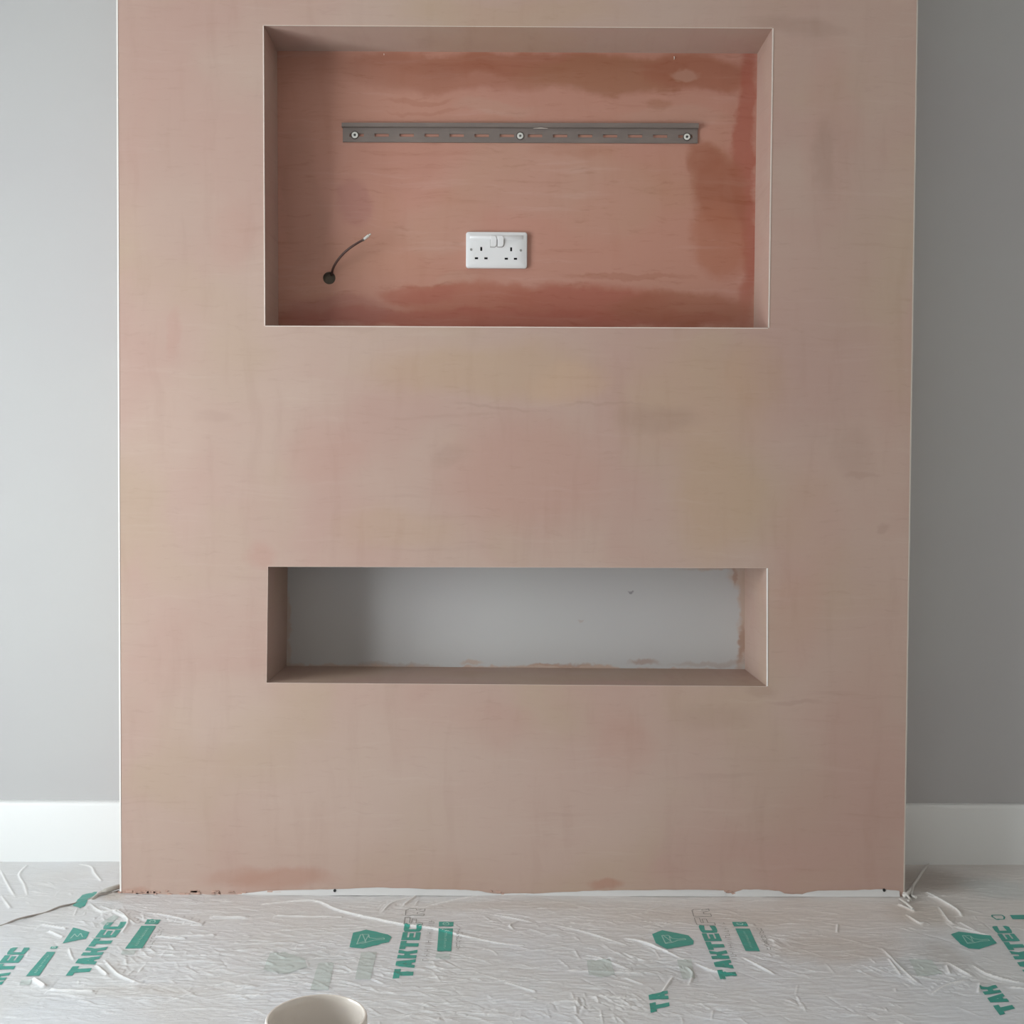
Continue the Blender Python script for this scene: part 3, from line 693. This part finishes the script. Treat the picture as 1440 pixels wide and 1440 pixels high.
# the main sheet also runs on towards the viewer; coarser rows there
ys_far = np.concatenate([np.arange(YF + .02, GY0, .03), gy])
Zm = np.concatenate([np.tile(H[:1], (len(ys_far) - len(gy), 1)), H], 0)
e_main = edge_side(X2, Y2)
ramp_x = np.clip((XL + .06 - X2) / .12, 0, 1)
lift = .0025 * np.exp(-((e_main) / .012) ** 2) * ramp_x
Zm[len(ys_far) - len(gy):] += lift + .0012 * ramp_x
film = obj('floor_film', grid_mesh('floor_film', gx, ys_far, Zm, keep_main, np.concatenate([np.zeros((len(ys_far) - len(gy), len(gx))), WHITE_GLINT], 0)), M_film)
tag(film, 'crinkled see-through floor protection film with green print in front of the pink wall', 'floor film')
left_film = obj('floor_film', grid_mesh('floor_film', gx, gy, np.minimum(H, .012) * .9, keep_left, WHITE_GLINT), M_film)
tag(left_film, 'plain unprinted crinkled film covering the brighter alcove floor beside the white skirting', 'floor film')
# thick folded edge where the main sheet laps over the alcove sheet, its thin cast shadow painted in grey
ev = []
for k in range(60):
    t = k / 59; x, y = lerp(ea - (ec - ea) * 1.2, ec, t * 1), lerp(eb - (ed - eb) * 1.2, ed, t)
    if x < XW0 + .01: continue
    ev.append((x, y + .0015 * math.sin(k * 1.3), .0060 + .0018 * math.sin(k * .7 + 1)))
obj('folded_edge', tube(ev, .0022, 8), simple('film fold', (.36, .33, .30, 1), .5), film)

# white upturned edge of the film against the foot of the plaster
prof = [(335, 1256.5), (345, 1255.5), (375, 1252.5), (400, 1251.5), (440, 1251), (470, 1250.0), (500, 1249), (530, 1248), (560, 1248.5), (600, 1250), (640, 1250.6), (660, 1251.4), (678, 1253.2), (690, 1256), (700, 1256.5), (730, 1256.2), (760, 1256), (790, 1254.5), (820, 1253),
        (850, 1252.0), (900, 1251.5), (950, 1251), (1000, 1251.5), (1018, 1252), (1021, 1255.5), (1030, 1256), (1036, 1253), (1045, 1250.8), (1060, 1250.5), (1080, 1251.2), (1095, 1252.5), (1103, 1256), (1115, 1257), (1128, 1257.2), (1136, 1254.5), (1150, 1252.5), (1180, 1251.8), (1215, 1251), (1240, 1250.5), (1258, 1251.5), (1268, 1253)]
ub = bmesh.new(); rows = []
dens = []
for (p, q) in zip(prof, prof[1:]):
    for k in range(3): dens.append((lerp(p[0], q[0], k / 3), lerp(p[1], q[1], k / 3) + (random.Random(int(p[0] * 7 + k)).random() - .5) * .8))
for px, py in dens:
    x, z = wl(px, py); rows.append([ub.verts.new((x, -.0012, max(z, .001))), ub.verts.new((x, -.0022, max(z, .001) * .5)), ub.verts.new((x, -.006, .0020))])
for A, Bc in zip(rows, rows[1:]):
    for k in range(2): ub.faces.new((A[k], A[k + 1], Bc[k + 1], Bc[k]))
bmesh.ops.recalc_face_normals(ub, faces=ub.faces)
tag(smooth(obj('upturned_edge', ub, simple('white raw edge', (.60, .59, .585, 1), .6), film), 80), 'ragged white upturned edge along the foot of the plaster')
# dirty pinkish plaster crumbs at the shaded side of the same edge
cbm = bmesh.new(); rnd = random.Random(5)
for k in range(46):
    px = rnd.uniform(166, 345) if k < 30 else rnd.choice([rnd.uniform(370, 400), rnd.uniform(535, 550), rnd.uniform(690, 790), rnd.uniform(1020, 1034)])
    x, z = wl(px, 1254.5 + rnd.uniform(-2.2, 2.5)); L = rnd.uniform(.004, .016); h = rnd.uniform(.0010, .0026)
    vv = box(cbm, (x - L / 2, -.0018, max(z - h, .001)), (x + L / 2, .0005, max(z + h, .003)))
    for v in vv: v.co.x += rnd.uniform(-.002, .002); v.co.z += rnd.uniform(-.0008, .0008)
tag(obj('plaster_crumbs', cbm, simple('dirty plaster crumbs', (.50, .33, .27, 1), .9), chimney), kind='stuff')
# bead stub / curled film at the two lower corners
cr = []
for k, (px, py, y) in enumerate([(1270, 1260, -.006), (1276, 1257, -.004), (1283, 1247, .05), (1291, 1236, .11), (1299, 1224, .17), (1306, 1217, .212)]):
    x, z = wl(px, py, y); cr.append((x, y, max(z, .004)))
smooth(obj('curled_fold', tube([tuple(v) for v in catmull([Vector(p) for p in cr])], [.0055 - .0035 * i / 30 for i in range(31)], 8), simple('thick film fold', (.62, .60, .57, 1), .3), film), 60)
for pts in ([(1262, 1256), (1272, 1262), (1280, 1268), (1277, 1273)], [(1279, 1259), (1284, 1252), (1282, 1262), (1288, 1268)], [(1266, 1268), (1274, 1276), (1284, 1282)]):
    P = [Vector((*fl(*p), .006 + .004 * (i % 2))) for i, p in enumerate(pts)]
    smooth(obj('curled_scrap', tube(catmull(P, 5), .0028, 7), simple('film scrap', (.62, .60, .57, 1), .3), film), 60)
P = [Vector((*fl(*p), h)) for p, h in (((128, 1269), .004), ((140, 1262), .009), ((152, 1259), .012), ((164, 1255), .012), ((166, 1253), .010))]
smooth(obj('curled_scrap', tube(catmull(P, 5), [.004] * 8 + [.006] * 13, 9), simple('bunched film', (.52, .50, .46, 1), .35), film), 60)

# ---------------------------------------------------------------- print on the film
M_ink = simple('teal green ink', (.045, .330, .270, 1), .35)
M_ink_f = simple('faint teal ink seen through film', (.52, .575, .56, 1), .35)
M_ink_w = simple('pale line in print', (.40, .62, .56, 1), .35)
M_ink_g = simple('thin grey outline ink', (.22, .22, .20, 1), .4)
LET = {
    'T': [((0, .68), (1, .68), (1, 1), (0, 1)), ((.28, 0), (.70, 0), (.70, .68), (.28, .68))],
    'A': [((0, 0), (.36, 0), (.60, 1), (.26, 1)), ((.64, 0), (1, 0), (.74, 1), (.40, 1)), ((.22, .18), (.78, .18), (.70, .44), (.30, .44))],
    'K': [((0, 0), (.36, 0), (.36, 1), (0, 1)), ((.36, .36), (.62, .36), (.62, .66), (.36, .66)), ((.48, .40), (.80, .52), (1, 1), (.62, 1)), ((.48, .60), (.62, 0), (1, 0), (.80, .60))],
    'E': [((0, 0), (.32, 0), (.32, 1), (0, 1)), ((.32, .72), (1, .72), (1, 1), (.32, 1)), ((.32, .37), (.88, .37), (.88, .61), (.32, .61)), ((.32, 0), (1, 0), (1, .27), (.32, .27))],
    'C': [((0, .08), (.32, 0), (.32, 1), (0, .92)), ((.32, .72), (1, .66), (1, .92), (.88, 1), (.32, 1)), ((.32, 0), (.88, 0), (1, .08), (1, .34), (.32, .28))],
    'F': [((0, 0), (.3, 0), (.3, 1), (0, 1)), ((.3, .72), (1, .72), (1, 1), (.3, 1)), ((.3, .36), (.85, .36), (.85, .6), (.3, .6))],
    'R': [((0, 0), (.3, 0), (.3, 1), (0, 1)), ((.3, .75), (.9, .75), (1, .9), (.8, 1), (.3, 1)), ((.75, .45), (1, .5), (1, .85), (.75, .75)), ((.3, .36), (.9, .4), (.9, .56), (.3, .56)), ((.5, .4), (.7, 0), (1, 0), (.8, .4))],
}
def quad_map(q):
    """q: four photo points for (s,t) = (0,0), (1,0), (1,1), (0,1) on the film"""
    P = [np.array(fl(*p)) for p in q]
    return lambda s, t: P[0] * (1 - s) * (1 - t) + P[1] * s * (1 - t) + P[2] * s * t + P[3] * (1 - s) * t
def add_poly(bmx, pts, z_off):
    """pts: floor points of a convex polygon -> finely cut patch lying on the film"""
    pts = [np.array(p, float) for p in pts]
    c_ = sum(pts) / len(pts); step = .004
    for i in range(len(pts)):
        a_, b_ = pts[i], pts[(i + 1) % len(pts)]
        n_ = max(1, int(math.ceil(max(np.linalg.norm(b_ - a_), np.linalg.norm(a_ - c_), np.linalg.norm(b_ - c_)) / step)))
        rows_ = []
        for r_ in range(n_ + 1):
            f_ = r_ / n_; p0 = c_ + (a_ - c_) * f_; p1 = c_ + (b_ - c_) * f_
            row = []
            for k in range(r_ + 1):
                p = p0 + (p1 - p0) * (k / r_ if r_ else 0)
                row.append(bmx.verts.new((p[0], p[1], float(zfilm(p[0], p[1])) + z_off)))
            rows_.append(row)
        for r_ in range(n_):
            A, Bc = rows_[r_], rows_[r_ + 1]
            for k in range(r_ + 1):
                bmx.faces.new((A[k], Bc[k], Bc[k + 1]))
                if k < r_: bmx.faces.new((A[k], Bc[k + 1], A[k + 1]))
def zfilm(x, y):
    e_ = edge_side(x, y); z = hsample(x, y)
    rx = min(max((XL + .06 - x) / .12, 0), 1); z += .0012 * rx + .0025 * math.exp(-(e_ / .012) ** 2) * rx
    return z
def finish(name, bmx, mat, zo=0):
    bmesh.ops.recalc_face_normals(bmx, faces=bmx.faces)
    for f in bmx.faces:
        if f.normal.z < 0: f.normal_flip()
    return smooth(obj(name, bmx, mat, film), 180)
ZO = .0007
def word(text, q, first=0.0, last=1.0, gap=.10, mat=None, name='printed_lettering', label=None, skip=()):
    mp = quad_map(q); bmx = bmesh.new(); n_ = len(text); w = (1 + gap) / n_
    for i, ch in enumerate(text):
        if i in skip: continue
        for poly in LET[ch]:
            add_poly(bmx, [mp(i * w + s_ * (w - gap / n_ * 1.0), t_) for s_, t_ in poly], ZO)
    return finish(name, bmx, mat or M_ink)
def stroke(bmx, mp, pts, w=.0018, zo=ZO + .0003, closed=False):
    P = [mp(*p) for p in pts]
    if closed: P.append(P[0])
    for a_, b_ in zip(P, P[1:]):
        d = b_ - a_; L = np.linalg.norm(d)
        if L < 1e-6: continue
        n_ = np.array([-d[1], d[0]]) / L * w / 2
        add_poly(bmx, [a_ - n_, b_ - n_, b_ + n_, a_ + n_], zo)
def outline_word(text, q, gap=.2):
    mp = quad_map(q); bmx = bmesh.new(); n_ = len(text); w = (1 + gap) / n_
    OUT = {'F': [(0, 0), (0, 1), (1, 1), (1, .72), (.3, .72), (.3, .6), (.85, .6), (.85, .36), (.3, .36), (.3, 0)],
           'R': [(0, 0), (0, 1), (.85, 1), (1, .85), (1, .5), (.8, .42), (1, 0), (.7, 0), (.5, .38), (.3, .38), (.3, 0)]}
    for i, ch in enumerate(text):
        stroke(bmx, mp, [(i * w + s_ * (w - gap / n_), t_) for s_, t_ in OUT[ch]], .0014, ZO, True)
    return finish('outlined_lettering', bmx, M_ink_g)
def poly_px(pts, mat, name, zo=ZO, parent=None):
    bmx = bmesh.new(); add_poly(bmx, [fl(*p) for p in pts], zo); return finish(name, bmx, mat)
def hexagon(pts, q, lines=True):
    poly_px(pts, M_ink, 'printed_emblem')
    mp = quad_map(q); bmx = bmesh.new()
    if lines:
        stroke(bmx, mp, [(.15, .02), (.85, .06), (.92, .36), (.62, .42), (.5, .7), (.62, .98), (.38, 1.0), (.34, .62), (.18, .34)], .0022, closed=True)
        stroke(bmx, mp, [(.9, .12), (.2, .34)], .0020); stroke(bmx, mp, [(.2, .04), (.28, .3), (.80, .36)], .0018)
        finish('emblem_lines', bmx, M_ink_w)
def banner(q_big, q_small, faint=True, seed=1):
    mp = quad_map(q_big); bmx = bmesh.new(); add_poly(bmx, [mp(0, 0), mp(1, 0), mp(1, 1), mp(0, 1)], ZO); finish('printed_banner', bmx, M_ink)
    bw = bmesh.new(); rd = random.Random(seed)
    s_ = .12
    while s_ < .86:
        stroke(bw, mp, [(s_, .42), (s_ + .012, .56)], .0016, ZO + .0003)
        if rd.random() < .6: stroke(bw, mp, [(s_, .42), (s_ + .03, .42)], .0014, ZO + .0003)
        s_ += .05 + rd.random() * .02
    finish('banner_text', bw, M_ink_w)
    if q_small:
        mp = quad_map(q_small); bmx = bmesh.new(); add_poly(bmx, [mp(0, 0), mp(1, 0), mp(1, 1), mp(0, 1)], ZO); finish('printed_badge', bmx, M_ink)
        bw = bmesh.new(); stroke(bw, mp, [(.25, .35), (.25, .6), (.45, .72), (.75, .68), (.62, .52), (.82, .42), (.5, .3)], .0022, ZO + .0003, True); finish('badge_flame', bw, M_ink_w)
def small_print(q, n_rows, n_cols, seed):
    mp = quad_map(q); bmx = bmesh.new(); rd = random.Random(seed)
    for r_ in range(n_rows):
        t0 = (r_ + .5) / n_rows; hgt = .26 / n_rows; s_ = .02
        while s_ < .97:
            if rd.random() < .88:
                stroke(bmx, mp, [(s_, t0 - hgt), (s_ + .004, t0 + hgt)], .0011, ZO)
                if rd.random() < .6: u_ = rd.choice([-1, 1, 0]); stroke(bmx, mp, [(s_, t0 + hgt * u_), (s_ + .7 / n_cols, t0 + hgt * u_)], .0010, ZO)
            s_ += 1.0 / n_cols
    return finish('small_print', bmx, M_ink_g)
# centre print
hexagon([(491.5, 1333), (496.5, 1313), (515, 1309), (545, 1315.5), (550.5, 1319), (547, 1326.5), (510, 1335.8), (494, 1334)], [(503, 1333), (507, 1311), (541, 1317), (541, 1327)][0:0] or [(500, 1333), (506, 1313), (541, 1318), (540, 1326)])
word('TAKTEC', [(580, 1378), (593, 1306.5), (568, 1306.5), (552, 1378)])
outline_word('FR', [(593.5, 1303), (597.5, 1281), (571, 1281), (568, 1303)])
banner([(634.5, 1340), (637, 1307.5), (617, 1307.5), (614.5, 1340)], [(637.3, 1304.5), (638, 1298), (617.3, 1298), (617, 1304.5)], seed=2)
small_print([(607, 1355), (614, 1296), (600, 1296), (590, 1355)], 1, 19, 3); small_print([(646, 1338), (654, 1308), (642, 1308), (640, 1338)], 2, 12, 4)
# print over the shaded side
hexagon([(917, 1315), (931, 1309.5), (968, 1317), (975.5, 1325), (975, 1330), (938, 1337), (922, 1328)], [(937, 1332), (927, 1315), (962, 1319), (966, 1326)])
word('TAKTEC', [(1038, 1377.5), (1008, 1308), (984, 1308), (1013, 1379)])
outline_word('FR', [(1006, 1302), (997, 1281), (973, 1282), (980, 1302)])
banner([(1068.5, 1339.5), (1054, 1307.5), (1034, 1307.5), (1048.5, 1339.5)], [(1052, 1304), (1049, 1297.3), (1029.5, 1297.8), (1032, 1304)], seed=5)
small_print([(1040, 1352), (1022, 1296), (1012, 1296), (1026, 1352)], 1, 19, 6); small_print([(1086, 1338), (1072, 1306), (1063, 1306), (1078, 1338)], 2, 12, 7)
# far print by the dark alcove
hexagon([(1337, 1315.5), (1348, 1311.2), (1393, 1318), (1402, 1328.5), (1377, 1337), (1362, 1336), (1351, 1330)], [(1362, 1332), (1349, 1315), (1388, 1320), (1394, 1328)])
word('TAKTEC', [(1476, 1378), (1421, 1308), (1398, 1309), (1446, 1378)])
poly_px([(1420, 1288.5), (1445, 1288.5), (1449, 1294), (1424, 1294)], M_ink, 'printed_badge')
bq = quad_map([(1414, 1294), (1411, 1288.5), (1393, 1288.5), (1398, 1294)]); bb_ = bmesh.new(); stroke(bb_, bq, [(0, .15), (.5, 0), (1, .1), (1, .9), (.6, 1), (0, .8)], .003, ZO, True); finish('printed_badge', bb_, M_ink)
word('TAKTEC', [(1430, 1424), (1376, 1356), (1352, 1356), (1406, 1430)], skip=(3, 4, 5))
# near print, cut by the fold
word('TAKTEC', [(942, 1421), (933, 1352), (906, 1352), (915, 1427)], skip=(2, 3, 4, 5))
# prints on the bright side
word('TAKTEC', [(123, 1372), (175, 1303), (147, 1303), (92, 1374)])
banner([(200, 1336), (219.5, 1303.5), (199, 1303.5), (176, 1336)], [(222, 1301), (226, 1294.3), (207, 1294.3), (203, 1301)], seed=8)
small_print([(212, 1336), (236, 1304), (224, 1304), (200, 1336)], 2, 12, 9)
poly_px([(88, 1329), (103, 1306.5), (126, 1313), (121, 1322)], M_ink, 'printed_emblem')
bw = bmesh.new(); stroke(bw, quad_map([(96, 1324), (105, 1310), (121, 1315), (117, 1322)]), [(.1, .1), (.6, .2), (.3, .5), (.8, .6), (.3, .9)], .0022); finish('emblem_lines', bw, M_ink_w)
poly_px([(102, 1277), (116, 1262), (137, 1256.8), (135, 1262), (124, 1268), (120, 1276), (113, 1280)], M_ink, 'printed_emblem')
word('TAKTEC', [(-14, 1408), (39, 1340), (12, 1340), (-44, 1410)])
banner([(55, 1374.5), (78, 1341), (66, 1341), (36, 1375.5)], [(79.5, 1337), (82, 1333), (72, 1333.5), (70, 1337)], seed=10)
# faint prints of the layer below
def faint(pts): poly_px(pts, M_ink_f, 'faint_print', ZO)
faint([(370, 1366), (380, 1342), (400, 1340), (428, 1350), (432, 1362), (400, 1372)]); faint([(499, 1379), (508, 1341), (530, 1341), (521, 1379)])
faint([(436, 1394), (448, 1356), (470, 1356), (462, 1394)]); faint([(825, 1352), (858, 1351), (865, 1372), (845, 1376), (828, 1372)])
faint([(612, 1350.5), (633, 1350.5), (632, 1344), (614, 1343)]); faint([(952, 1352), (972, 1352), (978, 1378), (960, 1378)]); faint([(1278, 1350), (1310, 1352), (1325, 1370), (1290, 1374)])
faint([(30, 1381), (45, 1381), (42, 1387), (27, 1387)]); faint([(173, 1338), (192, 1338), (188, 1344), (170, 1344)]); faint([(140, 1300), (160, 1288), (168, 1291), (150, 1303)])

# ---------------------------------------------------------------- mug on a stool below the frame
MC = Vector((-.1554, -1.6274, 0)); RIMZ = .4968; MH = .096
mug = tag(empty('mug', (MC.x, MC.y, RIMZ - MH)), 'cream stoneware mug in front of the floor film, only its rim in view', 'mug')
M_mug = NT('cream stoneware glaze'); co = M_mug.obj_co()
M_mug.set(M_mug.b.inputs['Base Color'], M_mug.mix(M_mug.ramp(M_mug.noise(co, 60, 4).outputs[0], .55, .75, 0, .35), (.80, .74, .68, 1), (.70, .62, .54, 1)))
M_mug.b.inputs['Roughness'].default_value = .22; M_mug.b.inputs['Coat Weight'].default_value = .3; M_mug = M_mug.mat
R = .0425; w = .0032
prof_m = [(.001, 0), (R - .008, 0), (R - .004, .002), (R - .0015, .008), (R, .02), (R, MH - .003), (R - .0004, MH - .0012), (R - .0012, MH - .0002), (R - w + .0008, MH - .0002), (R - w, MH - .0015), (R - w - .0003, MH - .006), (R - w - .0003, .012), (R - w - .006, .006), (.001, .0055)]
smooth(obj('mug_body', lathe(prof_m, 96), M_mug, mug), 50)
hp = [Vector((-R + .002, 0, MH * .86)), Vector((-R - .014, 0, MH * .88)), Vector((-R - .027, 0, MH * .74)), Vector((-R - .029, 0, MH * .5)), Vector((-R - .018, 0, MH * .28)), Vector((-R + .002, 0, MH * .2))]
hb = tube(catmull(hp, 6), .0052, 12); bmesh.ops.rotate(hb, verts=hb.verts, matrix=Matrix.Rotation(math.radians(14), 3, 'Z'))
smooth(obj('handle', hb, M_mug, mug), 60)
ST = RIMZ - MH
stool = tag(empty('wooden_stool', (MC.x, MC.y - .10, 0)), 'low plain wooden stool carrying the cream mug', 'stool')
M_wood = NT('pale stool wood'); co = M_wood.obj_co(); M_wood.set(M_wood.b.inputs['Base Color'], M_wood.mix(M_wood.noise(M_wood.scaled(co, (4, 60, 60)), 1, 4).outputs[0], (.42, .28, .17, 1), (.30, .19, .11, 1))); M_wood = M_wood.mat
sb = bmesh.new(); box(sb, (-.16, -.16, ST - .025), (.16, .16, ST)); bevel(sb, .006); obj('seat', sb, M_wood, stool)
for sx in (-1, 1):
    for sy in (-1, 1):
        obj('leg', tube([(sx * .155, sy * .15, .012), (sx * .12, sy * .12, ST - .024)], [.013, .017], 12), M_wood, stool)
